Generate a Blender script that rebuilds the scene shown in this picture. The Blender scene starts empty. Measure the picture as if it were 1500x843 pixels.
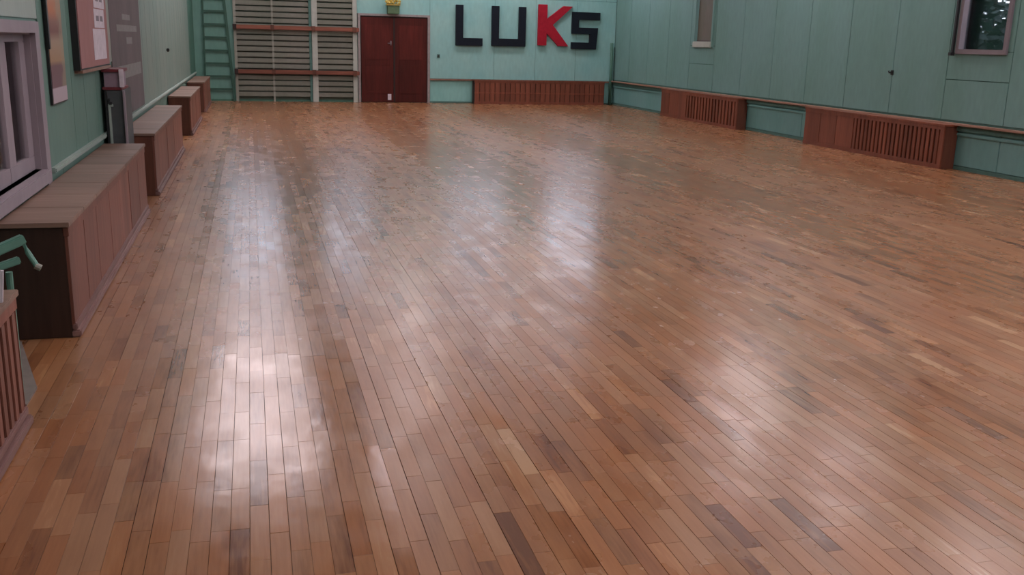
import bpy, math, random
from mathutils import Vector, Matrix
random.seed(7)
C = bpy.context.scene.collection
SC = bpy.context.scene

# ---------------------------------------------------------------- camera
CAMH = 1.75
F = 1418.934
rx = Vector((0.96683979, -0.25413315, 0.02524196))
ux = Vector((0.03862383, 0.24320983, 0.9692044))
fx = Vector((0.25244606, 0.93609044, -0.24496054))
cd = bpy.data.cameras.new('camera'); cam = bpy.data.objects.new('camera', cd); C.objects.link(cam)
cam.matrix_world = Matrix(((rx.x, ux.x, -fx.x, 0), (rx.y, ux.y, -fx.y, 0), (rx.z, ux.z, -fx.z, CAMH), (0, 0, 0, 1)))
cd.sensor_width = 36; cd.lens = F * 36 / 1500; cd.clip_end = 200; cd.clip_start = 0.05
SC.camera = cam
# ---------------------------------------------------------------- exposure, world, lights
SC.view_settings.view_transform = 'Standard'; SC.view_settings.look = 'None'
SC.view_settings.gamma = 1; SC.view_settings.use_curve_mapping = False
SC.view_settings.exposure = 1.0
W = bpy.data.worlds.new('overcast'); SC.world = W; W.use_nodes = True
bg = W.node_tree.nodes['Background']; bg.inputs[0].default_value = (0.74, 0.82, 1.0, 1); bg.inputs[1].default_value = 1.5
SKY_PORTAL = True

XL, XR, YN, YF, ZC = -1.45, 10.65, -3.0, 28.284, 6.2
ZR = 0.69                                    # height of the rail and radiator covers

# window openings: (y0, y1, z0, z1) on the right wall, (x0, x1, z0, z1) on the back wall
WR = [(12.2, 13.2, 1.80, 5.0), (21.75, 22.72, 1.80, 5.0), (-1.4, -.2, 1.80, 5.0), (1.3, 2.5, 1.80, 5.0), (4.0, 5.2, 1.80, 5.0), (6.8, 8.0, 1.80, 5.0)]  # the ones nearer the camera are unseen, added to brighten the hall
WB = [(-0.9, 0.7, 3.2, 5.5), (1.9, 3.3, 3.4, 5.3), (5.5, 7.3, 3.5, 5.8), (8.6, 10.3, 3.3, 5.8)]
def portal(name, loc, rot, sx, sy):
    l = bpy.data.lights.new(name, 'AREA'); l.shape = 'RECTANGLE'; l.size = sx; l.size_y = sy
    l.cycles.is_portal = True
    o = bpy.data.objects.new(name, l); C.objects.link(o); o.location = loc; o.rotation_euler = rot
for (a, b, c, d) in WR:
    portal('window_daylight', (XR + 0.24, (a + b) / 2, (c + d) / 2), (0, math.radians(90), 0), d - c, b - a)
for (a, b, c, d) in WB:
    portal('window_daylight', ((a + b) / 2, YF + 0.24, (c + d) / 2), (math.radians(-90), 0, 0), b - a, d - c)
# ceiling lamps: (x, y, sx, sy, strength)
LAMPS = [(-0.1, 23.6, 2.0, 2.0, 5), (-0.1, 18.6, 2.2, 2.4, 4.6), (3.3, 22.0, 1.0, 1.6, 6), (2.7, 17.4, 0.9, 1.6, 7),
         (9.7, 17.3, 1.0, 1.4, 13), (9.7, 13.7, 0.9, 1.2, 9), (9.9, 10.4, 0.9, 1.2, 9)]
LAMPS += [(7.6, 26.4, 3.0, 1.0, 7), (4.2, 26.6, 2.0, .9, 6)]  # added to brighten the back and right walls, set to match floor sheen
LAMPS += [(x, y, 1.6, 2.6, s_) for x, s_ in ((1.4, 1.5), (4.7, 3.0), (8.0, 3.2)) for y in (-1.0, 3.2, 7.2)]  # unseen lamp rows added to raise the hall's diffuse light
LAMP_COL = (1.0, 0.86, 0.90, 1)

# ---------------------------------------------------------------- materials
MATS = {}
def newmat(name):
    m = bpy.data.materials.new(name); m.use_nodes = True; MATS[name] = m
    return m, m.node_tree.nodes, m.node_tree.links, m.node_tree.nodes['Principled BSDF']
def mixc(N, L, a, b, fac, typ='MIX'):
    n = N.new('ShaderNodeMix'); n.data_type = 'RGBA'; n.blend_type = typ
    for sock, v in ((n.inputs[0], fac), (n.inputs[6], a), (n.inputs[7], b)):
        if hasattr(v, 'is_output'): L.new(v, sock)
        else: sock.default_value = v if isinstance(v, (int, float)) else (*v, 1)
    return n.outputs[2]
def noise(N, L, scale, sx=1, sy=1, sz=1, detail=3, coord='Position'):
    mp = N.new('ShaderNodeMapping'); mp.inputs[3].default_value = (sx, sy, sz)
    if coord == 'Position':
        g = N.new('ShaderNodeNewGeometry'); L.new(g.outputs['Position'], mp.inputs[0])
    else:
        g = N.new('ShaderNodeTexCoord'); L.new(g.outputs[coord], mp.inputs[0])
    t = N.new('ShaderNodeTexNoise'); t.inputs['Scale'].default_value = scale; t.inputs['Detail'].default_value = detail
    L.new(mp.outputs[0], t.inputs[0]); return t.outputs[0]
def rng(N, L, v, a, b, c, d):
    n = N.new('ShaderNodeMapRange'); L.new(v, n.inputs[0])
    for i, x in enumerate((a, b, c, d)): n.inputs[i + 1].default_value = x
    return n.outputs[0]
def bump(N, L, P, h, strength, dist):
    b = N.new('ShaderNodeBump'); b.inputs['Strength'].default_value = strength; b.inputs['Distance'].default_value = dist
    L.new(h, b.inputs['Height']); L.new(b.outputs[0], P.inputs['Normal'])
def paint(name, c1, c2, rough=0.55, sc=1.2, bumpd=0.002, sz=0.4, spec=0.4):
    m, N, L, P = newmat(name)
    col = mixc(N, L, c1, c2, rng(N, L, noise(N, L, sc, 1, 1, sz, 4), .35, .65, 0, 1))
    fine = rng(N, L, noise(N, L, 14, 1, 1, .3, 3), .3, .7, .95, 1.05)
    cc = N.new('ShaderNodeCombineColor')
    for i in range(3): L.new(fine, cc.inputs[i])
    L.new(mixc(N, L, col, cc.outputs[0], 1.0, 'MULTIPLY'), P.inputs['Base Color'])
    P.inputs['Roughness'].default_value = rough; P.inputs['Specular IOR Level'].default_value = spec
    bump(N, L, P, noise(N, L, 9, 1, 1, .3, 3), .35, bumpd)
    return m
def wood(name, c1, c2, axis='z', rough=0.5, spec=.4):
    m, N, L, P = newmat(name)
    s = {'x': (1, 14, 14), 'y': (14, 1, 14), 'z': (14, 14, 1)}[axis]
    big = {'x': (.3, 3, 3), 'y': (3, .3, 3), 'z': (3, 3, .3)}[axis]
    a = mixc(N, L, c1, c2, rng(N, L, noise(N, L, 2.2, *s, 4), .3, .7, 0, 1))
    k = rng(N, L, noise(N, L, 1.3, *big, 2), .3, .7, .8, 1.2)
    oi = N.new('ShaderNodeObjectInfo'); k2 = rng(N, L, oi.outputs['Random'], 0, 1, .82, 1.15)
    mm = N.new('ShaderNodeMath'); mm.operation = 'MULTIPLY'; L.new(k, mm.inputs[0]); L.new(k2, mm.inputs[1])
    cc = N.new('ShaderNodeCombineColor')
    for i in range(3): L.new(mm.outputs[0], cc.inputs[i])
    L.new(mixc(N, L, a, cc.outputs[0], 1.0, 'MULTIPLY'), P.inputs['Base Color'])
    P.inputs['Roughness'].default_value = rough; P.inputs['Specular IOR Level'].default_value = spec
    bump(N, L, P, noise(N, L, 3, *s, 3), .25, .001)
    return m
def plain(name, c, rough=.5, metal=0, spec=.5):
    m, N, L, P = newmat(name)
    v = rng(N, L, noise(N, L, 14, 1, 1, 1, 3, 'Object'), .3, .7, 0, 1)
    L.new(mixc(N, L, tuple(x * .88 for x in c), tuple(min(1, x * 1.1) for x in c), v), P.inputs['Base Color'])
    P.inputs['Roughness'].default_value = rough; P.inputs['Metallic'].default_value = metal
    P.inputs['Specular IOR Level'].default_value = spec
    return m

M_right = paint('teal_wall_paint', (.145, .29, .26), (.165, .315, .30))
M_rightlow = paint('teal_lower_paint', (.14, .32, .305), (.165, .345, .34))
M_back = paint('turquoise_wall_paint', (.24, .50, .50), (.29, .53, .51), sz=1)
M_backlow = paint('turquoise_lower_paint', (.23, .50, .47), (.26, .53, .50), sz=1)
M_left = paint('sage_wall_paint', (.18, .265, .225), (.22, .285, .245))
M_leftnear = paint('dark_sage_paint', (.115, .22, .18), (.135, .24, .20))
M_corner = paint('dark_green_paint_and_shade', (.06, .16, .12), (.07, .18, .14))
M_ladder = paint('green_ladder_paint', (.03, .095, .07), (.038, .11, .08))
M_ladback = paint('green_board_paint', (.13, .29, .24), (.15, .31, .27))
M_behind = paint('olive_grey_board', (.09, .10, .08), (.11, .12, .10))
M_behindg = paint('green_grey_board', (.08, .12, .09), (.10, .14, .11))
M_joint = plain('dark_joint_green', (.07, .16, .14), .8)  # darker green of panel joints, baseboards and small fittings
M_rail = paint('pale_rail_paint', (.28, .36, .33), (.33, .4, .36))
M_bar = paint('grey_cream_bar_paint', (.25, .27, .225), (.29, .30, .26))
M_slat = paint('grey_olive_slat_paint', (.165, .18, .145), (.195, .20, .17))
M_post = paint('pale_post_paint', (.38, .42, .38), (.44, .47, .43))
M_ledge = wood('ledge_wood', (.24, .13, .09), (.33, .2, .15), 'y')
M_ceil = paint('ceiling_paint', (.72, .70, .69), (.78, .76, .75))
M_frame = paint('greyed_white_frame', (.42, .38, .41), (.5, .46, .48))
M_framed = paint('grey_lilac_frame', (.19, .165, .185), (.23, .20, .22))
M_framel = paint('lilac_white_frame', (.27, .23, .26), (.32, .27, .30), sz=1)
M_door = wood('dark_red_door_wood', (.062, .009, .007), (.09, .014, .010), 'z', .5, .25)
M_doorf = plain('door_frame_grey', (.3, .27, .27), .5)
M_boxf = wood('radiator_cover_wood', (.185, .07, .047), (.25, .10, .07), 'z')
M_boxt = wood('radiator_top_wood', (.185, .12, .09), (.25, .165, .125), 'x')
M_boxe = wood('shaded_end_wood', (.035, .016, .011), (.05, .024, .017), 'z')  # shade on the end faces put into the wood colour
M_plinth = wood('plinth_wood', (.17, .09, .08), (.24, .14, .125), 'y')
M_boxr = wood('red_brown_cover_wood', (.175, .052, .028), (.23, .075, .042), 'z')
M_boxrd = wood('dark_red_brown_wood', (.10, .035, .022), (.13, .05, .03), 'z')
M_dark = plain('dark_recess', (.025, .014, .012), .8)
M_beam = wood('red_brown_beam_wood', (.17, .058, .036), (.24, .085, .055), 'x')
M_navy = plain('dark_navy_letter', (.004, .009, .018), .6, 0, .25)
M_red = plain('red_letter', (.36, .010, .028), .6, 0, .25)
M_black = plain('black_plastic', (.015, .016, .018), .4)
M_steel = plain('dull_metal', (.2, .16, .17), .5, .5)
M_green = plain('green_metal_paint', (.13, .30, .24), .4)
M_paper = plain('white_paper', (.62, .56, .62), .7)
M_paperd = plain('print_grey', (.2, .17, .2), .7)
M_pink = paint('pinboard_pink', (.33, .16, .15), (.36, .18, .185), rough=.8, sc=2)
M_banner = paint('grey_brown_cloth', (.115, .10, .10), (.15, .12, .125), rough=.9, sc=2)
M_smudge = plain('faded_print', (.22, .22, .21), .9)
M_slate = plain('slate_panel', (.065, .075, .08), .5)
M_maroon = plain('maroon_trim', (.14, .02, .03), .5)
M_lilac = plain('lilac_contents', (.26, .19, .24), .6)
M_yellow = plain('yellow_flowers', (.62, .47, .12), .6)
M_gbox = plain('moss_green_box', (.09, .17, .09), .6)
M_curtain = plain('lilac_grey_curtain', (.27, .215, .245), .85)
M_leaf = plain('dark_leaf', (.02, .035, .035), .6)
M_leafo = plain('olive_leaf', (.07, .075, .05), .6)
M_bark = plain('bark', (.05, .035, .03), .9)
M_greyb = plain('worn_grey_board', (.20, .17, .15), .7)
M_blind = paint('olive_blind', (.13, .125, .095), (.16, .14, .115), sc=3)
M_barkish = plain('blind_hem', (.12, .09, .09), .7)
M_ground = paint('outside_grass', (.04, .06, .03), (.06, .07, .04), .9)

def mk_glass():
    m, N, L, P = newmat('window_glass')
    t = N.new('ShaderNodeBsdfTransparent'); g = N.new('ShaderNodeBsdfGlossy'); g.inputs['Roughness'].default_value = .03
    fr = N.new('ShaderNodeFresnel'); fr.inputs[0].default_value = 1.3
    mx = N.new('ShaderNodeMixShader'); L.new(fr.outputs[0], mx.inputs[0]); L.new(t.outputs[0], mx.inputs[1]); L.new(g.outputs[0], mx.inputs[2])
    L.new(mx.outputs[0], N['Material Output'].inputs[0]); return m
M_glass = mk_glass()
def mk_lamp(s):
    m, N, L, P = newmat('lamp_diffuser'); P.inputs['Base Color'].default_value = (.8, .8, .8, 1)
    P.inputs['Emission Color'].default_value = LAMP_COL; P.inputs['Emission Strength'].default_value = s
    return m
def mk_poster():
    m, N, L, P = newmat('poster_print')
    tc = N.new('ShaderNodeTexCoord'); sp = N.new('ShaderNodeSeparateXYZ'); L.new(tc.outputs['Object'], sp.inputs[0])
    r = N.new('ShaderNodeValToRGB'); el = r.color_ramp.elements
    stops = [(0.0, (.45, .38, .42)), (.118, (.46, .38, .43)), (.125, (.17, .09, .11)), (.30, (.16, .08, .09)), (.34, (.36, .22, .12)), (.5, (.36, .25, .17)),
             (.58, (.17, .05, .04)), (.66, (.24, .10, .07)), (.75, (.46, .15, .05)), (.9, (.42, .19, .10)), (1.0, (.42, .36, .33))]
    el[0].position = 0; el[0].color = (*stops[0][1], 1); el[1].position = 1; el[1].color = (*stops[-1][1], 1)
    for p_, c in stops[1:-1]:
        e = el.new(p_); e.color = (*c, 1)
    v = rng(N, L, sp.outputs[2], 0, .9, 0, 1); L.new(v, r.inputs[0])
    side = rng(N, L, sp.outputs[1], -.29, .29, 0, 1)
    nz = noise(N, L, 5, 1, 1, 1, 2, 'Object')
    ad = N.new('ShaderNodeMath'); L.new(side, ad.inputs[0]); L.new(nz, ad.inputs[1])
    f = rng(N, L, ad.outputs[0], 1.15, 1.3, 0, .6)
    gt = N.new('ShaderNodeMath'); gt.operation = 'GREATER_THAN'; L.new(sp.outputs[2], gt.inputs[0]); gt.inputs[1].default_value = .11
    mu = N.new('ShaderNodeMath'); mu.operation = 'MULTIPLY'; L.new(f, mu.inputs[0]); L.new(gt.outputs[0], mu.inputs[1])
    L.new(mixc(N, L, r.outputs[0], (.30, .27, .18), mu.outputs[0]), P.inputs['Base Color'])
    P.inputs['Roughness'].default_value = .5
    return m
M_poster = mk_poster()
def mk_floor():
    m, N, L, P = newmat('parquet_varnished_wood')
    at = N.new('ShaderNodeAttribute'); at.attribute_name = 'tone'
    sp = N.new('ShaderNodeSeparateColor'); L.new(at.outputs['Color'], sp.inputs[0])
    r = N.new('ShaderNodeValToRGB'); el = r.color_ramp.elements
    st = [(0, (.13, .052, .024)), (.12, (.19, .083, .038)), (.35, (.265, .127, .060)), (.65, (.315, .158, .077)), (.9, (.355, .19, .098)), (1, (.43, .26, .145))]
    el[0].color = (*st[0][1], 1); el[1].color = (*st[-1][1], 1)
    for p_, c in st[1:-1]:
        e = el.new(p_); e.color = (*c, 1)
    g = noise(N, L, 1, 70, 5, 1, 4)          # grain along the strip
    ad = N.new('ShaderNodeMath'); L.new(sp.outputs[0], ad.inputs[0]); L.new(rng(N, L, g, .3, .7, -.13, .13), ad.inputs[1])
    st2 = noise(N, L, 1, 2.2, .35, 1, 5)     # stains and wear
    ad2 = N.new('ShaderNodeMath'); L.new(ad.outputs[0], ad2.inputs[0]); L.new(rng(N, L, st2, .3, .7, -.17, .17), ad2.inputs[1])
    st3 = noise(N, L, 1, 12, 2.2, 1, 4)
    ad3 = N.new('ShaderNodeMath'); L.new(ad2.outputs[0], ad3.inputs[0]); L.new(rng(N, L, st3, .3, .7, -.16, .14), ad3.inputs[1])
    L.new(ad3.outputs[0], r.inputs[0])
    hue = mixc(N, L, r.outputs[0], (1.0, .80, .62), rng(N, L, sp.outputs[1], 0, 1, 0, .8), 'MULTIPLY')
    kn = noise(N, L, 9, 1, 1, 1, 1)
    col = mixc(N, L, hue, (.05, .02, .01), rng(N, L, kn, .83, .87, 0, .7))
    L.new(col, P.inputs['Base Color'])
    rr = rng(N, L, noise(N, L, 3.2, 1.5, 1, 1, 4), .3, .7, .20, .30)
    mu = N.new('ShaderNodeMath'); L.new(rr, mu.inputs[0]); L.new(rng(N, L, sp.outputs[2], 0, 1, .08, -.06), mu.inputs[1])
    L.new(mu.outputs[0], P.inputs['Roughness'])
    P.inputs['Specular IOR Level'].default_value = .52
    n1 = noise(N, L, 1, 11, 6.0, 1, 2); n2 = noise(N, L, 1, 3, 2.6, 1, 2)
    s = N.new('ShaderNodeMath'); L.new(n1, s.inputs[0]); L.new(n2, s.inputs[1])
    bump(N, L, P, s.outputs[0], .5, .0022)
    return m
M_floor = mk_floor()
M_sub = plain('dark_joint_filler', (.07, .035, .02), .7)

# ---------------------------------------------------------------- mesh helpers
class MB:
    def __init__(s): s.v = []; s.f = []
    def box(s, x0, x1, y0, y1, z0, z1):
        return s.hexa([(x0, y0, z0), (x1, y0, z0), (x1, y1, z0), (x0, y1, z0), (x0, y0, z1), (x1, y0, z1), (x1, y1, z1), (x0, y1, z1)])
    def hexa(s, p):
        n = len(s.v); s.v += [tuple(q) for q in p]
        s.f += [tuple(n + i for i in q) for q in ((3, 2, 1, 0), (4, 5, 6, 7), (0, 1, 5, 4), (1, 2, 6, 5), (2, 3, 7, 6), (3, 0, 4, 7))]
        return s
    def bar(s, a, b, w, h=None, up=(0, 0, 1)):
        h = h or w; a = Vector(a); b = Vector(b); d = (b - a).normalized()
        u = Vector(up)
        if abs(d.dot(u)) > .95: u = Vector((0, 1, 0))
        r = d.cross(u).normalized() * w / 2; u = r.cross(d).normalized() * h / 2
        return s.hexa([a - r - u, a + r - u, b + r - u, b - r - u, a - r + u, a + r + u, b + r + u, b - r + u])
    def tube(s, pts, rad, n=10):
        pts = [Vector(q) for q in pts]; rings = []
        for i, q in enumerate(pts):
            d = (pts[min(i + 1, len(pts) - 1)] - pts[max(i - 1, 0)]).normalized()
            u = Vector((0, 0, 1)) if abs(d.z) < .9 else Vector((0, 1, 0))
            r = d.cross(u).normalized(); u = r.cross(d)
            k = len(s.v); R = rad[i] if isinstance(rad, (list, tuple)) else rad
            s.v += [tuple(q + (r * math.cos(2 * math.pi * j / n) + u * math.sin(2 * math.pi * j / n)) * R) for j in range(n)]
            rings.append(k)
        for a, b in zip(rings, rings[1:]):
            s.f += [(a + j, a + (j + 1) % n, b + (j + 1) % n, b + j) for j in range(n)]
        s.f.append(tuple(rings[0] + j for j in reversed(range(n)))); s.f.append(tuple(rings[-1] + j for j in range(n)))
        return s
    def prism(s, poly, y0, y1):      # polygon in x-z extruded along y
        n = len(s.v); k = len(poly)
        s.v += [(x, y0, z) for x, z in poly] + [(x, y1, z) for x, z in poly]
        s.f.append(tuple(n + i for i in range(k))); s.f.append(tuple(n + k + i for i in reversed(range(k))))
        s.f += [(n + (i + 1) % k, n + i, n + k + i, n + k + (i + 1) % k) for i in range(k)]
        return s
    def build(s, name, mat, parent=None, bev=0, loc=None, smooth=False):
        me = bpy.data.meshes.new(name)
        off = Vector(loc) if loc is not None else Vector((0, 0, 0))
        me.from_pydata([tuple(Vector(q) - off) for q in s.v], [], s.f); me.materials.append(mat)
        import bmesh
        bm = bmesh.new(); bm.from_mesh(me); bmesh.ops.recalc_face_normals(bm, faces=bm.faces)
        if bev: bmesh.ops.bevel(bm, geom=bm.edges[:], offset=bev, segments=2, affect='EDGES', clamp_overlap=True)
        bm.to_mesh(me); bm.free()
        if smooth: me.polygons.foreach_set('use_smooth', [True] * len(me.polygons))
        o = bpy.data.objects.new(name, me); C.objects.link(o)
        base = Vector(parent['_b']) if parent is not None and '_b' in parent else Vector((0, 0, 0))
        o.location = off
        if parent is not None:
            o.parent = parent; o.location = off - base
        o['_b'] = tuple(off)
        return o
def BX(name, x0, x1, y0, y1, z0, z1, mat, parent=None, bev=0, **k):
    x0, x1 = sorted((x0, x1)); y0, y1 = sorted((y0, y1)); z0, z1 = sorted((z0, z1))
    return MB().box(x0, x1, y0, y1, z0, z1).build(name, mat, parent, bev, loc=((x0 + x1) / 2, (y0 + y1) / 2, z0), **k)
def tag(o, label=None, cat=None, group=None, kind=None):
    if label: o['label'] = label
    if cat: o['category'] = cat
    if group: o['group'] = group
    if kind: o['kind'] = kind
    return o
def thing(name, label, cat, loc, group=None, rz=0):
    o = bpy.data.objects.new(name, None); C.objects.link(o); o.location = loc; o['_b'] = tuple(loc); o.empty_display_size = .1
    return tag(o, label, cat, group)
def struct(o): o['kind'] = 'structure'; return o

# ---------------------------------------------------------------- setting: floor
floor = struct(BX('floor', XL - .2, XR + .2, YN - .2, YF + .2, -.15, -.012, M_sub))
PW = .0692
ncol = int((XR - XL) / PW) + 1
strips = []
for c in range(ncol):
    x0 = XL + c * PW; x1 = min(x0 + PW, XR)
    ga, gb = random.choice((.0004, .0006, .001, .0018)), random.choice((.0004, .0006, .001))
    y = YN - random.random() * .4
    lane = math.sin(x0 * 2.3 + 1) * .25 + random.uniform(-.18, .18) + .45
    if x0 <= -.60: lane = random.uniform(0, .25)
    ctone = random.uniform(-.06, .06)
    while y < YF:
        ln = random.choice((.34, .42, .42, .50))
        t = random.gauss(.52, .15) + ctone
        if random.random() < .06: t -= .22
        if random.random() < .03: t += .3
        lane_ = lane if not (-.60 < x0 < .42 and y < 5.3) else 1.0
        if .42 <= x0 < .8 and y < 6: lane_ = .1
        strips.append((x0 + ga, x1 - gb, max(y, YN), min(y + ln - .0012, YF), max(0.02, min(.98, t)), random.random(), max(0, min(1, lane_ + random.uniform(-.1, .1))), ln))
        y += ln
def screen(x, y):
    v = Vector((x, y, -CAMH)); z = v.dot(fx)
    if z < .3: return None
    return 750 + F * v.dot(rx) / z, 421.5 - F * v.dot(ux) / z, z
def area(s):
    q = screen((s[0] + s[1]) / 2, (s[2] + s[3]) / 2)
    if q is None or not (0 < q[0] < 1500 and 0 < q[1] < 843): return 0
    if s[0] < -1.05 and s[2] < 28: return 0
    a, b = screen(s[0], s[2]), screen(s[1], s[2]); c_, d = screen(s[0], s[3]), screen(s[1], s[3])
    return abs((b[0] - a[0]) * (c_[1] - a[1]))
order = sorted(range(len(strips)), key=lambda i: -area(strips[i]))
near = set(i for i in order[:300] if strips[i][3] - strips[i][2] > .3)
TH = .012
def plank_mesh(w, l, tones):
    me = bpy.data.meshes.new('plank')
    e = .0006
    v = [(-w/2, -l/2, -TH), (w/2, -l/2, -TH), (w/2, l/2, -TH), (-w/2, l/2, -TH),
         (-w/2, -l/2, -e), (w/2, -l/2, -e), (w/2, l/2, -e), (-w/2, l/2, -e),
         (-w/2+e, -l/2+e, 0), (w/2-e, -l/2+e, 0), (w/2-e, l/2-e, 0), (-w/2+e, l/2-e, 0)]
    f = [(8, 9, 10, 11)]
    for a, b in ((0, 4), (4, 8)):
        f += [(a + i, a + (i + 1) % 4, b + (i + 1) % 4, b + i) for i in range(4)]
    me.from_pydata(v, [], f); me.materials.append(M_floor)
    at = me.color_attributes.new('tone', 'FLOAT_COLOR', 'CORNER')
    for d in at.data: d.color = (*tones, 1)
    return me
cache = {}
for i in sorted(near):
    x0, x1, y0, y1, t, h, g, ln = strips[i]
    w = .0676 if (x1 - x0) < .0681 else .0684
    key = (w, ln, round(t * 10), round(h * 2), round(g * 3))
    if key not in cache: cache[key] = plank_mesh(w, ln - .0012, (key[2] / 10, key[3] / 2, key[4] / 3))
    o = bpy.data.objects.new('plank', cache[key]); C.objects.link(o); o.parent = floor
    fb = floor['_b']
    o.location = ((x0 + x1) / 2 - fb[0], (y0 + y1) / 2 - fb[1], random.uniform(-.0005, 0) - fb[2])
    o.rotation_euler = (random.uniform(-.0007, .0007), random.uniform(-.004, .004), 0)
vv, ff, cc = [], [], []
for i, (x0, x1, y0, y1, t, h, g, ln) in enumerate(strips):
    if i in near: continue
    n = len(vv); z = random.uniform(-.00025, 0); a = random.uniform(-.0001, .0001); b = random.uniform(-.00015, .00015)
    vv += [(x0, y0, -TH), (x1, y0, -TH), (x1, y1, -TH), (x0, y1, -TH), (x0, y0, z + a), (x1, y0, z - a), (x1, y1, z - a + b), (x0, y1, z + a + b)]
    ff += [tuple(n + k for k in q) for q in ((4, 5, 6, 7), (0, 1, 5, 4), (1, 2, 6, 5), (2, 3, 7, 6), (3, 0, 4, 7))]
    cc += [(t, h, g, 1)] * 20
me = bpy.data.meshes.new('plank_field'); me.from_pydata(vv, [], ff); me.materials.append(M_floor)
at = me.color_attributes.new('tone', 'FLOAT_COLOR', 'CORNER'); at.data.foreach_set('color', [q for c_ in cc for q in c_])
pf = bpy.data.objects.new('plank_field', me); C.objects.link(pf); pf.parent = floor; pf.location = -Vector(floor['_b']); pf['kind'] = 'stuff'

# ---------------------------------------------------------------- ceiling
ceil = struct(BX('ceiling', XL - .2, XR + .2, YN - .2, YF + .2, ZC, ZC + .2, M_ceil))

# ---------------------------------------------------------------- walls with openings
def wall_cells(u0, u1, holes, zt=ZC):
    """rectangles of the wall face that are not openings (openings do not overlap in u)"""
    out = []; u = u0
    for a, b, c, d in sorted(holes):
        out.append((u, a, 0, zt)); out.append((a, b, 0, c)); out.append((a, b, d, zt)); u = b
    out.append((u, u1, 0, zt)); return out
mb = MB()
for a, b, c, d in wall_cells(YN - .2, YF + .2, WR): mb.box(XR, XR + .22, a, b, c, d)
wr = struct(mb.build('wall_right', M_joint, loc=(XR + .1, 12, 0)))
mb = MB()
DOOR = (2.99, 4.96, 0, 2.42)
holes = WB
for a, b, c, d in wall_cells(XL, XR, WB): mb.box(a, b, YF, YF + .22, c, d)
wb = struct(mb.build('wall_back', M_joint, loc=(4.6, YF + .1, 0)))
mb = MB()
LW = (5.30, 7.46, .80, 1.735)
for a, b, c, d in wall_cells(YN - .2, YF + .2, [LW]): mb.box(XL - .22, XL, a, b, c, d)
mb.box(XL - .22, XL - .16, LW[0], LW[1], LW[2], LW[3])
wl = struct(mb.build('wall_left', M_leftnear, loc=(XL - .1, 12, 0)))
wf = struct(BX('wall_front', XL - .2, XR + .2, YN - .2, YN, 0, ZC, M_left))

# right wall panels (1.365 m pitch), split around windows
PT = .012; G = .006
def panels_R(y0, y1, z0, z1, mat=None):
    BX('wall_panel', XR - PT, XR, y0 + G, y1 - G, z0 + G, z1 - G, mat or M_right, wr, .002)
ys = [12.05 + 1.365 * k for k in range(0, 12)] + [YF]
for a, b, c, d in wall_cells(YN, 12.05, [w for w in WR if w[0] < 11]): panels_R(a, b, max(c, ZR + .05), d)
for a, b in ((YN, 4.5), (4.5, 12.05)): panels_R(a, b, .06, ZR - .03, M_rightlow)
for a, b in zip(ys, ys[1:]):
    hol = [w for w in WR if w[0] < b - .1 and w[1] > a + .1] if a > 11 else []
    if hol:
        w = hol[0]
        panels_R(a, b, ZR + .05, 1.365); panels_R(a, b, 1.365, w[2]); panels_R(a, b, w[3], ZC)
        panels_R(a, w[0], w[2], w[3]); panels_R(w[1], b, w[2], w[3])
    else:
        panels_R(a, b, ZR + .05, ZC)
for a, b in ((12.05, 17.5), (17.5, 22.97), (22.97, YF)): panels_R(a, b, .06, ZR - .03, M_rightlow)
trim = struct(BX('trim_1', XR - .13, XR, YN, YF - .01, ZR - .01, ZR + .022, M_ledge, None, .006))
BX('rail_cleat', XR - .06, XR, YN, YF - .01, ZR - .09, ZR - .012, M_joint, trim)
BX('lower_rail', XR - .045, XR - .012, YN, YF - .01, ZR - .17, ZR - .12, M_rightlow, trim, .01)
struct(BX('baseboard_right', XR - .025, XR, YN, YF, 0, .055, M_joint))

# back wall panels
def panels_B(x0, x1, z0, z1, mat=M_back, g=.004):
    BX('wall_panel', x0 + g, x1 - g, YF - PT, YF, z0 + g, z1 - g, mat, wb, .002)
panels_B(XL, -.40, .03, 3.0, M_ladback)
for a, b in ((-.40, .63), (.63, 1.74), (1.74, 2.93)):
    panels_B(a, b, .03, .76, M_behindg); panels_B(a, b, .76, 1.95, M_behind); panels_B(a, b, 1.95, 3.0, M_behindg)
panels_B(2.93, 5.0, 2.44, 3.0)
for a, b in ((5.0, 6.9), (6.9, 8.15), (8.15, 9.4), (9.4, XR - .02)):
    panels_B(a, b, .69, 3.0)
for a, b in ((5.0, 6.25), (6.25, 8.3), (8.3, XR - .02)):
    panels_B(a, b, .04, .64, M_backlow)
for a, b, c, d in wall_cells(XL, XR - .02, [(w[0], w[1], w[2], w[3]) for w in WB]):
    if max(c, 3.0) < d - .05: panels_B(a, b, max(c, 3.0), d)
t2 = struct(BX('trim_2', 5.0, XR - .13, YF - .07, YF, .645, .685, M_ledge, None, .006))
struct(BX('baseboard_back', XL, 2.93, YF - .03, YF, 0, .05, M_corner))
struct(BX('trim_3', 5.0, XR - .03, YF - .03, YF, 0, .035, M_joint))

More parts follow.
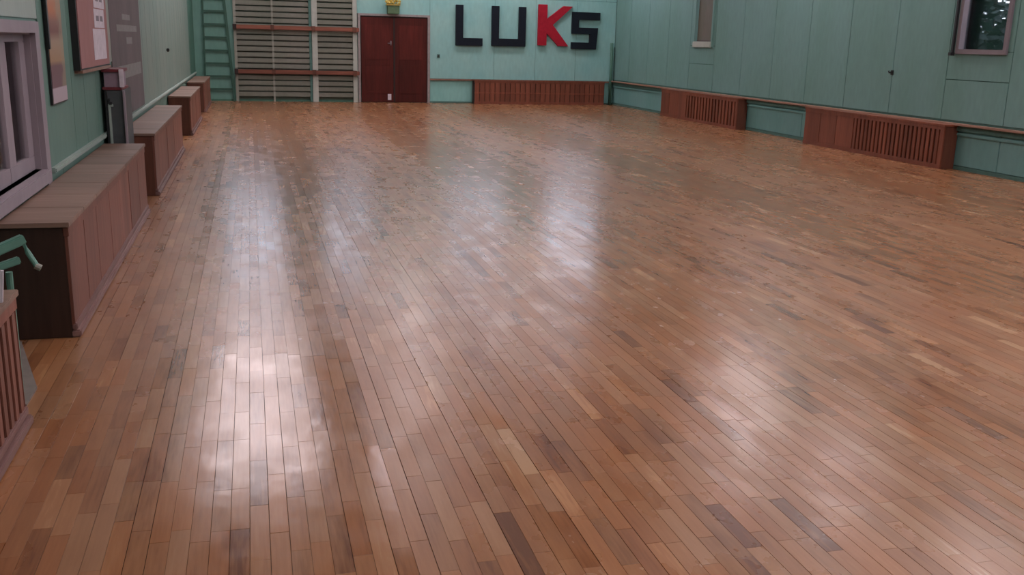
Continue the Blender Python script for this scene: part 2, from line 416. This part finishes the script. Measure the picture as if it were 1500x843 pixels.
# left wall panels
yl = [7.70, 8.87]
while yl[-1] < YF - .7: yl.append(yl[-1] + (.62 if len(yl) % 3 else .72))
yl.append(YF)
for k, (a, b) in enumerate(zip(yl, yl[1:])):
    mt = M_leftnear if b < 12 else (M_left if b < 26.4 else M_corner)  # last panels dark green: shade of the far corner put into colour
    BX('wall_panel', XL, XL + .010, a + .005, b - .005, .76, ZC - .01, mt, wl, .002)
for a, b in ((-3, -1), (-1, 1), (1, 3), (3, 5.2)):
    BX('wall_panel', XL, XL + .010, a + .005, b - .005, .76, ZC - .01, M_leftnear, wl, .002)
BX('wall_panel', XL, XL + .010, 5.205, 7.695, 1.83, ZC - .01, M_rail, wl, .002)
for k in range(14):
    a = YN + k * (YF - YN) / 14; b = a + (YF - YN) / 14
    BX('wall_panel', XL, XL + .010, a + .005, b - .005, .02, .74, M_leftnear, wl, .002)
struct(BX('trim_4', XL, XL + .045, 7.72, YF, .735, .775, M_rail, None, .008))
struct(BX('baseboard_left', XL, XL + .03, YN, YF, 0, .07, M_plinth))

# ---------------------------------------------------------------- windows
def window_R(n, y0, y1, z0, z1, fm=None):
    fm = fm or M_framel
    w = struct(MB().box(XR - .05, XR + .10, y0 - .04, y0 + .03, z0 - .04, z1 + .04).box(XR - .05, XR + .10, y1 - .03, y1 + .04, z0 - .04, z1 + .04)
               .box(XR - .05, XR + .10, y0 + .03, y1 - .03, z0 - .04, z0 + .03).box(XR - .05, XR + .10, y0 + .03, y1 - .03, z1 - .03, z1 + .04)
               .build('window_%d' % n, fm, loc=(XR, (y0 + y1) / 2, z0)))
    BX('sash_bar', XR + .03, XR + .07, y0 + .03, y1 - .03, z0 + 2.2, z0 + 2.26, M_frame, w)
    BX('glass_pane', XR + .045, XR + .053, y0 + .03, y1 - .03, z0 + .03, z0 + 2.2, M_glass, w)
    BX('glass_pane', XR + .045, XR + .053, y0 + .03, y1 - .03, z0 + 2.26, z1 - .03, M_glass, w)
    return w
w = window_R(1, *WR[0], fm=M_framed)
BX('window_stay', XR - .09, XR - .05, WR[0][1] + .05, WR[0][1] + .09, 1.78, 3.3, M_black, w)
BX('stay_catch', XR - .12, XR - .05, WR[0][1] + .04, WR[0][1] + .10, 1.73, 1.78, M_black, w)
w = window_R(2, *WR[1], fm=M_right)
BX('window_sill', XR - .075, XR + .03, WR[1][0] + .0, WR[1][1] - .0, 1.76, 1.90, M_post, w, .01)
b_ = BX('roller_blind', XR + .025, XR + .030, WR[1][0] + .04, WR[1][1] - .04, 1.92, 3.6, M_blind)
tag(b_, 'olive brown blind lowered in the narrow far right window', 'blind')
BX('hem_bar', XR + .018, XR + .036, WR[1][0] + .045, WR[1][1] - .045, 1.905, 1.93, M_barkish, b_)
for k in range(2, 6): window_R(7 + k, *WR[k])  # unseen windows, added only for extra daylight
for k, (a, b, c, d) in enumerate(WB):
    mb = MB()
    for q in ((a, a + .06, c, d), (b - .06, b, c, d), (a + .06, b - .06, c, c + .06), (a + .06, b - .06, d - .06, d)): mb.box(q[0], q[1], YF - .02, YF + .1, q[2], q[3])
    w = struct(mb.build('window_%d' % (4 + k), M_frame, loc=((a + b) / 2, YF, c)))
    m_ = (a + b) / 2
    BX('mullion', m_ - .025, m_ + .025, YF + .02, YF + .07, c + .06, d - .06, M_frame, w)
    for q in ((a + .06, m_ - .025), (m_ + .025, b - .06)): BX('glass_pane', q[0], q[1], YF + .04, YF + .048, c + .06, d - .06, M_glass, w)
# near left window: casing, sash, glass and closed curtain
mb = MB()
y0, y1, z0, z1 = LW
mb.box(XL - .02, XL + .035, y1, y1 + .14, z0 - .11, z1 + .075).box(XL - .02, XL + .05, y0 - .1, y1, z1, z1 + .075).box(XL - .02, XL + .035, y0 - .1, y0, z0 - .1, z1)
mb.box(XL - .16, XL, y1 - .012, y1, z0, z1).box(XL - .16, XL, y0, y1 - .012, z1 - .012, z1).box(XL - .16, XL, y0, y0 + .012, z0, z1 - .012)
w = struct(mb.build('window_8', M_framel, loc=(XL, 6.4, z0)))
BX('window_sill', XL - .10, XL + .06, y0 - .1, y1, z0 - .09, z0, M_framel, w, .008)
mb = MB()
mb.box(XL - .09, XL - .04, 6.72, 7.448, z0, z0 + .10).box(XL - .09, XL - .04, 7.28, 7.448, z0 + .10, z1 - .06).box(XL - .09, XL - .04, 6.72, 6.90, z0 + .10, z1 - .06).box(XL - .09, XL - .04, 6.72, 7.448, z1 - .06, z1 - .012)
mb.box(XL - .09, XL - .04, 5.312, 5.42, z0, z1 - .012).box(XL - .09, XL - .04, 5.42, 6.72, z0, z0 + .10).box(XL - .09, XL - .04, 5.42, 6.72, z1 - .06, z1 - .012)
mb.build('sash', M_framel, w, .004, loc=(XL - .06, 6.4, z0))
BX('glass_pane', XL - .068, XL - .062, 6.90, 7.28, z0 + .1, z1 - .06, M_glass, w); BX('glass_pane', XL - .068, XL - .062, 5.42, 6.72, z0 + .1, z1 - .06, M_glass, w)
mb = MB(); nn = 90
for i in range(nn + 1):
    y = y0 + .02 + (y1 - y0 - .04) * i / nn; x = XL - .125 + .014 * math.sin(i * 1.05) + .006 * math.sin(i * .37)
    mb.v += [(x, y, z0 + .01), (x, y, z1 - .02)]
mb.f = [(2 * i, 2 * i + 2, 2 * i + 3, 2 * i + 1) for i in range(nn)]
cu = mb.build('curtain', M_curtain, None, loc=(XL - .125, 6.4, z0), smooth=True)
sm = cu.modifiers.new('thick', 'SOLIDIFY'); sm.thickness = .004
tag(cu, 'lilac grey curtain behind the glass of the near left window', 'curtain')

# ---------------------------------------------------------------- ceiling lamps
pos = ['over the left rear of the hall', 'over the left middle of the hall', 'left of centre at the rear', 'left of centre in the middle', 'beside the right wall at the rear',
       'beside the right wall in the middle', 'beside the right wall at the front', 'right of centre close to the back wall', 'left of centre close to the back wall']
pos += ['in the %s row %s' % (a, b) for a in ('left', 'middle', 'right') for b in ('behind the viewer', 'above the viewer', 'ahead of the viewer')]
for (x, y, sx, sy, s), ps in zip(LAMPS, pos):
    t = thing('ceiling_light', 'ceiling light panel ' + ps, 'lamp', (x, y, ZC), 'ceiling light panels')
    MB().box(x - sx/2 - .04, x + sx/2 + .04, y - sy/2 - .04, y + sy/2 + .04, ZC - .05, ZC).build('housing', M_frame, t, loc=(x, y, ZC - .05))
    BX('diffuser', x - sx/2, x + sx/2, y - sy/2, y + sy/2, ZC - .08, ZC - .05, mk_lamp(s), t)

# ---------------------------------------------------------------- double door
d1 = struct(MB().box(2.95, 3.02, YF - .05, YF, 0, 2.45).box(4.93, 5.0, YF - .05, YF, 0, 2.45).box(3.02, 4.93, YF - .05, YF, 2.39, 2.45).build('door_1', M_doorf, loc=(4, YF, 0)))
BX('door_stop', 3.02, 4.93, YF - .012, YF - .002, .01, 2.39, M_dark, d1)
for k, (a, b) in enumerate(((3.045, 3.955), (3.985, 4.905))):
    leaf = BX('door_leaf', a, b, YF - .045, YF - .013, .015, 2.35, M_door, d1, .004)
    for zz in ((.25, 1.05), (1.2, 2.15)):
        MB().box(a + .12, b - .12, YF - .052, YF - .044, zz[0], zz[1]).build('raised_panel', M_door, leaf, .004, loc=(a, YF - .05, zz[0]))
lf = [o for o in C.objects if o.name.startswith('door_leaf')]
h = MB().box(3.85, 3.90, YF - .058, YF - .044, 1.60, 1.72).build('door_handle', M_steel, lf[0], .003, loc=(3.87, YF - .05, 1.6)); 
MB().tube([(3.875, YF - .05, 1.65), (3.875, YF - .11, 1.65), (3.78, YF - .11, 1.65)], .014).build('lever', M_steel, d1, loc=(3.875, YF - .08, 1.65))
BX('cover_strip', 3.945, 3.995, YF - .062, YF - .046, .02, 2.34, M_dark, d1, .003)
ns = BX('notice', 3.78, 3.88, YF - .064, YF - .062, .07, .24, M_paper); tag(ns, 'small white paper at the foot of the dark red double door', 'notice')

# ornament above the door
t = thing('wall_ornament', 'green block with a yellow top mounted above the red double door', 'ornament', (3.93, YF - .1, 2.46))
BX('block', 3.77, 4.10, YF - .2, YF - .012, 2.455, 2.68, M_gbox, t, .012)
mb = MB()
for i in range(46):
    a = random.uniform(0, 2 * math.pi); r = random.uniform(0, .21); zz = 2.72 + random.uniform(0, .26) * (1 - r / .3)
    cx, cy = 3.935 + r * math.cos(a), YF - .15 + min(.09, r * math.sin(a) * .6); s = random.uniform(.03, .05)
    n = len(mb.v); mb.v += [(cx + s, cy, zz), (cx - s, cy, zz), (cx, cy + s, zz), (cx, cy - s, zz), (cx, cy, zz + s), (cx, cy, zz - s)]
    mb.f += [tuple(n + k for k in q) for q in ((0, 2, 4), (2, 1, 4), (1, 3, 4), (3, 0, 4), (2, 0, 5), (1, 2, 5), (3, 1, 5), (0, 3, 5))]
mb.build('yellow_top', M_yellow, t, loc=(3.935, YF - .12, 2.7))
BX('cap', 3.74, 4.13, YF - .22, YF - .012, 2.68, 2.715, M_yellow, t, .006)

# light switch by door
t = thing('light_switch', 'small dark switch on the turquoise wall right of the red door', 'switch', (5.25, YF - .012, 1.33))
BX('plate', 5.21, 5.29, YF - .035, YF - .012, 1.28, 1.38, M_joint, t, .004); BX('rocker', 5.23, 5.27, YF - .042, YF - .034, 1.305, 1.355, M_black, t)

# block letters on the back wall
def letter(ch, polys, mat, label):
    x = sum(p_[0] for p_ in polys[0]) / len(polys[0])
    mb = MB()
    for p_ in polys: mb.prism(p_, YF - .10, YF - PT)
    o = mb.build('wall_letter', mat, None, .006, loc=(x, YF - PT, min(q[1] for p_ in polys for q in p_)))
    tag(o, label, 'letter', 'block letters on the back wall')
S = .215
z0, z1 = 1.60, 2.77
letter('L', [[(5.74, z0 + .04), (6.53, z0 + .04), (6.53, z0 + .04 + S), (5.74 + S, z0 + .04 + S), (5.74 + S, z1), (5.74, z1)]], M_navy, 'dark navy block letter L, leftmost on the back wall')
letter('U', [[(6.80, z0 + .05), (7.82, z0 + .05), (7.82, z1), (7.82 - S, z1), (7.82 - S, z0 + .05 + S), (6.80 + S, z0 + .05 + S), (6.80 + S, z1), (6.80, z1)]], M_navy, 'dark navy block letter U between the L and the red K')
kx = 8.19
zk0, zk1 = 1.70, 2.86
letter('K', [[(kx, zk0), (kx + .27, zk0), (kx + .27, 2.04), (kx + .34, 1.98), (kx + .63, zk0 - .01), (kx + .95, zk0 - .01), (kx + .45, 2.29), (kx + 1.05, zk1 - .03), (kx + .76, zk1 - .03), (kx + .27, 2.46), (kx + .27, zk1), (kx, zk1)]], M_red, 'red block letter K on the back wall, the only red one')
a, b = 9.23, 10.07
s0, s1 = 1.62, 2.68
letter('S', [[(a, s0), (b - .06, s0), (b - .02, s0 + .62), (a + S, s0 + .62), (a + S, s1 - S), (b + .03, s1 - S), (b + .03, s1), (a, s1), (a, s0 + .62 - S + .03), (b - .06 - S, s0 + .62 - S + .03), (b - .06 - S, s0 + S - .02), (a, s0 + S - .02)]], M_navy, 'dark navy block letter S, rightmost on the back wall')

# corner pipe
t = MB().tube([(10.52, YF - .10, 0), (10.52, YF - .10, 1.0), (10.50, YF - .10, 1.82)], .045, 12).build('corner_pipe', M_corner, None, loc=(10.52, YF - .1, 0), smooth=True)
tag(t, 'dark green upright pipe in the far right corner', 'pipe')

# wall bars
def wallbars(x0, x1, label, posts):
    t = thing('wall_bars', label, 'wall bars', ((x0 + x1) / 2, YF - .1, 0), 'wall bars left of the door')
    for px, pw, mt in posts: BX('post', px, px + pw, YF - .14, YF - .015, .0, 3.05, mt, t, .004)
    k = 0; z = .14
    while z < 3.0:
        MB().box(x0 + .01, x1 - .01, YF - .105, YF - .07, z, z + .118).build('rail', M_slat, t, .004, loc=((x0 + x1) / 2, YF - .09, z))
        z += .152; k += 1
    return t
wallbars(-.34, 1.66, 'wide grey slatted wall bars at the left, beside the green ladder', [(-.40, .07, M_bar), (.60, .05, M_bar), (1.60, .07, M_joint)])
wallbars(1.80, 2.86, 'narrower grey slatted wall bars between pale posts beside the red door', [(1.68, .15, M_post), (2.80, .12, M_post)])
def beam(z, label):
    t = thing('wooden_beam', label, 'beam', (1.25, YF - .2, z), 'beams across the wall bars')
    BX('bar', -.42, 2.97, YF - .24, YF - .16, z - .055, z + .055, M_beam, t, .01)
    for x in (-.37, .62, 1.72, 2.84): BX('bracket', x - .05, x + .05, YF - .26, YF - .14, z - .075, z + .07, M_dark if x < 0 else M_boxrd, t, .005)
beam(1.99, 'reddish wooden beam across the wall bars, the upper one')
beam(.81, 'reddish wooden beam across the wall bars, the lower one')

# green ladder
t = thing('ladder', 'dark green ladder against the back wall in the left corner', 'ladder', (-.8, YF - .1, 0))
MB().bar((-1.20, YF - .10, 0), (-1.17, YF - .06, 3.0), .05, .07, (0, 1, 0)).build('stile', M_ladder, t, .004, loc=(-1.2, YF - .1, 0))
MB().bar((-.44, YF - .10, 0), (-.64, YF - .06, 3.0), .07, .07, (0, 1, 0)).build('stile', M_ladder, t, .004, loc=(-.44, YF - .1, 0))
for k in range(8):
    z = .30 + k * .342; BX('rung', -1.18, -.46 - z * .06, YF - .10, YF - .07, z, z + .05, M_ladder, t, .005)

# ---------------------------------------------------------------- radiator covers
def cover(label, y0, y1, group, side=-1, boards=.5, slats=None, h=ZR, endmat=None, frontmat=None, topmat=None, xf=None, tops=.55, seams=None):
    """long box along a side wall; front faces the hall"""
    if side < 0: xw, xf = XL + .03, (xf if xf is not None else -1.05)
    else: xw, xf = XR - .03, (xf if xf is not None else 10.37)
    s = 1 if side < 0 else -1                       # towards the hall
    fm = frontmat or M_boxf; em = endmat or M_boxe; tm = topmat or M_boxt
    t = thing('radiator_cover', label, 'radiator cover', ((xw + xf) / 2, (y0 + y1) / 2, 0), group)
    BX('carcass', xw, xf - s * .035, y0 + .03, y1 - .03, .02, h - .035, M_dark, t)
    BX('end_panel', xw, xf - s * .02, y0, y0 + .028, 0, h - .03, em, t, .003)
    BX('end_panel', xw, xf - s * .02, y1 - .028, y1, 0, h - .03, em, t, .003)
    n = max(1, round((y1 - y0) / tops)); st = (y1 - y0 + .04) / n
    for k in range(n): BX('top_plank', xw, xf + s * .012, y0 - .02 + k * st + .002, y0 - .02 + (k + 1) * st - .002, h - .028 + random.uniform(-.0015, .0015), h, tm, t, .003)
    BX('front_rail', xf - s * .03, xf + s * .004, y0, y1, h - .085, h - .03, fm, t, .003)
    zb = .07
    if side < 0:
        BX('plinth', xf - s * .03, xf + s * .026, y0, y1, 0, .045, M_plinth, t, .008)
        BX('plinth_lip', xf - s * .02, xf + s * .008, y0, y1, .045, .085, M_plinth, t, .006)
    else: BX('plinth', xf - s * .03, xf + s * .006, y0, y1, 0, zb, fm, t, .004)
    if slats:
        ya, yb, n = slats
        st = (yb - ya) / n
        for k in range(n): BX('slat', xf - s * .025, xf, ya + (k + .19) * st, ya + (k + .81) * st, zb, h - .085, fm, t, .003)
        rest = [(y0, ya), (yb, y1)]
    else: rest = [(y0, y1)]
    for a, b in rest:
        if b - a < .02: continue
        if seams: edges = [a] + [q for q in seams if a < q < b] + [b]
        else:
            n = max(1, round((b - a) / boards)); edges = [a + (b - a) * k / n for k in range(n + 1)]
        for p_, q in zip(edges, edges[1:]):
            BX('front_board', xf - s * .025, xf - s * random.uniform(.0, .004), p_ + .004, q - .004, zb, h - .085, fm, t, .003)
    return t
gl = 'radiator covers along the left wall'
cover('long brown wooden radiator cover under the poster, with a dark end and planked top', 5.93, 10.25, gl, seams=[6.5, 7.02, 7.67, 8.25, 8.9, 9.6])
cover('brown radiator cover along the left wall, second behind the dark-ended one', 11.34, 15.9, gl, endmat=M_boxrd, boards=.6)  # left end faces lie in shade, so they take the darker wood
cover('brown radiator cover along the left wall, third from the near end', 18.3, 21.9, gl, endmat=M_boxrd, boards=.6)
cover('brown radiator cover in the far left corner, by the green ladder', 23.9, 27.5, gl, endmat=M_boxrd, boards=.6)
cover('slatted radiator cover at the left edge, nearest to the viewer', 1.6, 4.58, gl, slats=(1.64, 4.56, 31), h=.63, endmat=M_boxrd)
gr = 'radiator covers along the right wall'
cover('red-brown radiator cover with upright slats below the near right window', 12.95, 16.95, gr, 1, slats=(13.05, 15.35, 21), frontmat=M_boxr, topmat=M_boxr, endmat=M_boxrd, boards=.55)
cover('red-brown boarded radiator cover in the middle of the right wall, below the narrow window', 19.75, 23.95, gr, 1, slats=(19.85, 22.4, 16), frontmat=M_boxr, topmat=M_boxr, endmat=M_boxrd, boards=.5)
# back wall cover (front faces -Y)
t = thing('radiator_cover', 'wide red-brown radiator cover against the back wall below the letters', 'radiator cover', (8.3, YF - .2, 0))
x0, x1, yf = 6.26, 10.25, YF - .33
BX('carcass', x0 + .03, x1 - .03, yf + .03, YF - .04, .02, .65, M_dark, t)
BX('end_panel', x0, x0 + .028, yf + .01, YF - .035, 0, .66, M_dark, t); BX('end_panel', x1 - .028, x1, yf + .01, YF - .035, 0, .66, M_boxrd, t)
for k in range(8): BX('top_plank', x0 - .02 + k * .504, x0 - .02 + (k + 1) * .504 - .004, yf - .012, YF - .075, .66, .69, M_boxr, t, .003)
BX('front_rail', x0, x1, yf - .004, yf + .03, .60, .658, M_boxr, t, .003); BX('front_rail', x0, x1, yf - .004, yf + .03, 0.0, .07, M_boxr, t, .003)
BX('middle_rail', x0, x1, yf - .008, yf + .0, .30, .34, M_boxr, t, .003)
for k in range(26):
    a = x0 + .01 + k * .153; BX('slat', a, a + .135, yf + .002, yf + .025, .07, .60, M_boxr, t, .003)

# ---------------------------------------------------------------- left wall things
def lw_box(name, y0, y1, z0, z1, d, mat, parent=None, bev=0, x=XL + .010): return BX(name, x, x + d, y0, y1, z0, z1, mat, parent, bev)
# narrow poster
t = thing('poster', 'tall poster with orange-brown print and white lower edge beside the left window', 'poster', (XL, 8.21, 1.23))
lw_box('backing', 7.90, 8.52, 1.215, 2.45, .018, M_black, t, x=XL + .012)
pp = BX('print_sheet', XL + .030, XL + .033, 7.925, 8.505, 1.225, 2.44, M_poster, t)
BX('edge_strip', XL + .030, XL + .045, 7.88, 7.925, 1.62, 2.45, M_black, t)
# pinboard
t = thing('pinboard', 'dusty pink pinboard with black side edge on the left wall', 'pinboard', (XL, 9.9, 1.43))
lw_box('frame', 9.02, 10.84, 1.43, 2.5, .055, M_black, t)
BX('cork_face', XL + .065, XL + .072, 9.06, 10.80, 1.445, 2.46, M_pink, t)
BX('lower_edge', XL + .010, XL + .078, 9.06, 10.84, 1.405, 1.43, M_ledge, t)
for k, (a, b, c, d) in enumerate(((9.82, 10.62, 1.50, 1.78), (9.95, 10.60, 1.79, 1.96), (9.98, 10.66, 1.97, 2.3))):
    p_ = BX('paper_sheet', XL + .0725, XL + .0745, a, b, c, d, M_paper)
    tag(p_, ['large white paper sheet lowest on the pink pinboard', 'white paper sheet in the middle of the pink pinboard', 'white paper sheet highest on the pink pinboard'][k], 'paper', 'papers on the pinboard')
    for q in range(2):
        sm_ = BX('printed_block', XL + .0745, XL + .0752, a + .12 + .25 * q, a + .3 + .25 * q, c + .06, c + .11, M_paperd, p_) if k else None
# cream strip
tag(lw_box('wall_batten', 11.02, 11.24, 1.45, 3.0, .03, M_bar, None, .004), 'pale cream upright batten between the pinboard and the grey banner', 'batten')
# banner
t = thing('banner', 'large grey-brown hanging banner with faded pale markings', 'banner', (XL, 12.9, .8))
lw_box('cloth', 11.40, 14.45, .80, 3.2, .010, M_banner, t, x=XL + .012)
for a, b, c, d in ((12.5, 13.3, 1.90, 1.965), (11.95, 14.0, 1.765, 1.84), (12.8, 13.4, 1.62, 1.70), (11.6, 14.25, 1.23, 1.38)):
    BX('faded_marking', XL + .022, XL + .0235, a, b, c, d, M_smudge, t)
tag(lw_box('wall_stop', 18.83, 18.90, 1.44, 1.50, .05, M_black, None, .01), 'small dark knob on the sage left wall beyond the banner', 'knob')
# slate cabinet between the covers
t = thing('cabinet', 'narrow slate-grey cabinet with pale green frame between the first two radiator covers', 'cabinet', (-1.34, 10.8, 0))
BX('body', XL + .048, -1.235, 10.46, 11.15, 0, 1.195, M_slate, t, .003)
BX('frame_strip', XL + .072, XL + .096, 10.435, 10.46, .0, 1.06, M_rail, t, .003); BX('frame_strip', XL + .096, -1.33, 10.435, 10.46, 1.035, 1.06, M_rail, t, .003)
BX('side_post', -1.235, -1.213, 10.43, 10.47, 0, 1.195, M_framel, t, .004)
BX('latch', -1.385, -1.36, 10.43, 10.46, 1.09, 1.115, M_black, t); BX('latch', -1.365, -1.34, 10.43, 10.46, 1.055, 1.08, M_black, t)
BX('dark_edge', XL + .05, XL + .07, 10.425, 10.46, 0, 1.195, M_black, t)
t = thing('storage_box', 'maroon-edged box with lilac front and white corner on the slate cabinet', 'box', (-1.34, 10.75, 1.20))
BX('body', XL + .05, -1.26, 10.47, 11.0, 1.202, 1.37, M_lilac, t); BX('rim', XL + .03, -1.24, 10.45, 11.02, 1.37, 1.40, M_maroon, t, .004)
BX('base_rim', XL + .03, -1.24, 10.45, 11.02, 1.196, 1.225, M_maroon, t, .004); BX('corner_strip', -1.258, -1.215, 10.44, 10.47, 1.225, 1.40, M_paper, t, .003)
# papers on near cover
pm = MB().hexa([(-1.30, 4.39, .6315), (-1.05, 4.36, .6315), (-1.05, 4.375, .6315), (-1.30, 4.405, .6315), (-1.30, 4.43, .77), (-1.045, 4.40, .76), (-1.045, 4.415, .76), (-1.30, 4.445, .77)])
o = pm.build('folded_paper', M_paper, None, loc=(-1.18, 4.4, .6315)); tag(o, 'white folded paper standing on the nearest slatted radiator cover', 'paper')

# green metal stand in the gap
t = thing('metal_stand', 'green painted metal stand between the two nearest left radiator covers', 'stand', (-1.15, 5.0, 0))
MB().bar((-1.41, 4.78, .655), (-1.065, 4.93, .795), .05, .045).build('top_bar', M_green, t, .006, loc=(-1.2, 4.9, .7))
MB().bar((-1.41, 4.80, .60), (-1.085, 4.90, .70), .035, .035).build('lower_bar', M_green, t, .006, loc=(-1.2, 4.9, .65))
MB().tube([(-1.075, 4.92, .79), (-1.05, 4.91, .73), (-1.015, 4.9, .665)], .013).build('hook_arm', M_green, t, loc=(-1.05, 4.9, .72))
MB().tube([(-1.022, 4.9, .668), (-.998, 4.9, .655)], .016).build('arm_tip', M_bar, t, loc=(-1.01, 4.9, .66))
for x, y in ((-1.16, 4.98), (-1.38, 4.86)):
    MB().tube([(x, y, 0), (x + .01, y - .03, .63)], .016).build('leg', M_green, t, loc=(x, y, 0))

o = MB().hexa([(-1.40, 4.95, 0), (-1.10, 4.80, 0), (-1.10, 5.05, 0), (-1.34, 5.88, 0), (-1.40, 4.95, .012), (-1.10, 4.80, .012), (-1.10, 5.05, .012), (-1.34, 5.88, .012)]).build('floor_board', M_greyb, None, loc=(-1.25, 5.2, 0))
tag(o, 'worn grey board on the floor between the two nearest left radiator covers', 'board')

# ---------------------------------------------------------------- right wall small things
t = thing('wall_hook', 'small black hook on a seam of the right wall panels', 'hook', (XR - PT, 14.78, 1.42))
BX('plate', XR - PT - .015, XR - PT, 14.745, 14.815, 1.38, 1.46, M_black, t, .004); MB().tube([(XR - .03, 14.78, 1.43), (XR - .08, 14.78, 1.42), (XR - .09, 14.78, 1.45)], .015).build('peg', M_black, t, loc=(XR - .05, 14.78, 1.42))

# ---------------------------------------------------------------- outside
gd = struct(BX('ground', -30, 60, -30, 70, -1.2, -1.0, M_ground))
def tree(label, x, y, z0, z1, r, n, mat, ls):
    t = thing('tree', label, 'tree', (x, y, -1.0), 'trees outside the right windows')
    MB().tube([(x, y, -1), (x + .05, y, 1), (x, y + .1, (z0 + z1) / 2), (x, y, z1 - .3)], [.16, .13, .09, .03]).build('trunk', M_bark, t, loc=(x, y, -1))
    mb = MB(); R_ = random.Random(3)
    for i in range(n):
        while True:
            p_ = Vector((R_.uniform(-1, 1), R_.uniform(-1, 1), R_.uniform(-1, 1)))
            if p_.length < 1: break
        c_ = Vector((x + p_.x * r, y + p_.y * r * 1.3, (z0 + z1) / 2 + p_.z * (z1 - z0) / 2))
        d = Vector((R_.uniform(-1, 1), R_.uniform(-1, 1), R_.uniform(-.6, .6))).normalized() * ls
        e = d.cross(Vector((R_.uniform(-1, 1), R_.uniform(-1, 1), R_.uniform(-1, 1)))).normalized() * ls * .5
        k = len(mb.v); mb.v += [tuple(c_ - d), tuple(c_ + e), tuple(c_ + d), tuple(c_ - e)]; mb.f.append((k, k + 1, k + 2, k + 3))
    o = mb.build('foliage', mat, t, loc=(x, y, z0)); o['kind'] = 'stuff'
tree('dark leafy tree outside the near right window, sky glinting through', 14.0, 16.5, .2, 3.9, 1.9, 2600, M_leaf, .16)
tree('dense olive tree outside the narrow right window', 14.0, 29.0, .0, 4.2, 2.6, 7000, M_leafo, .18)
for o in bpy.data.objects:
    if '_b' in o: del o['_b']
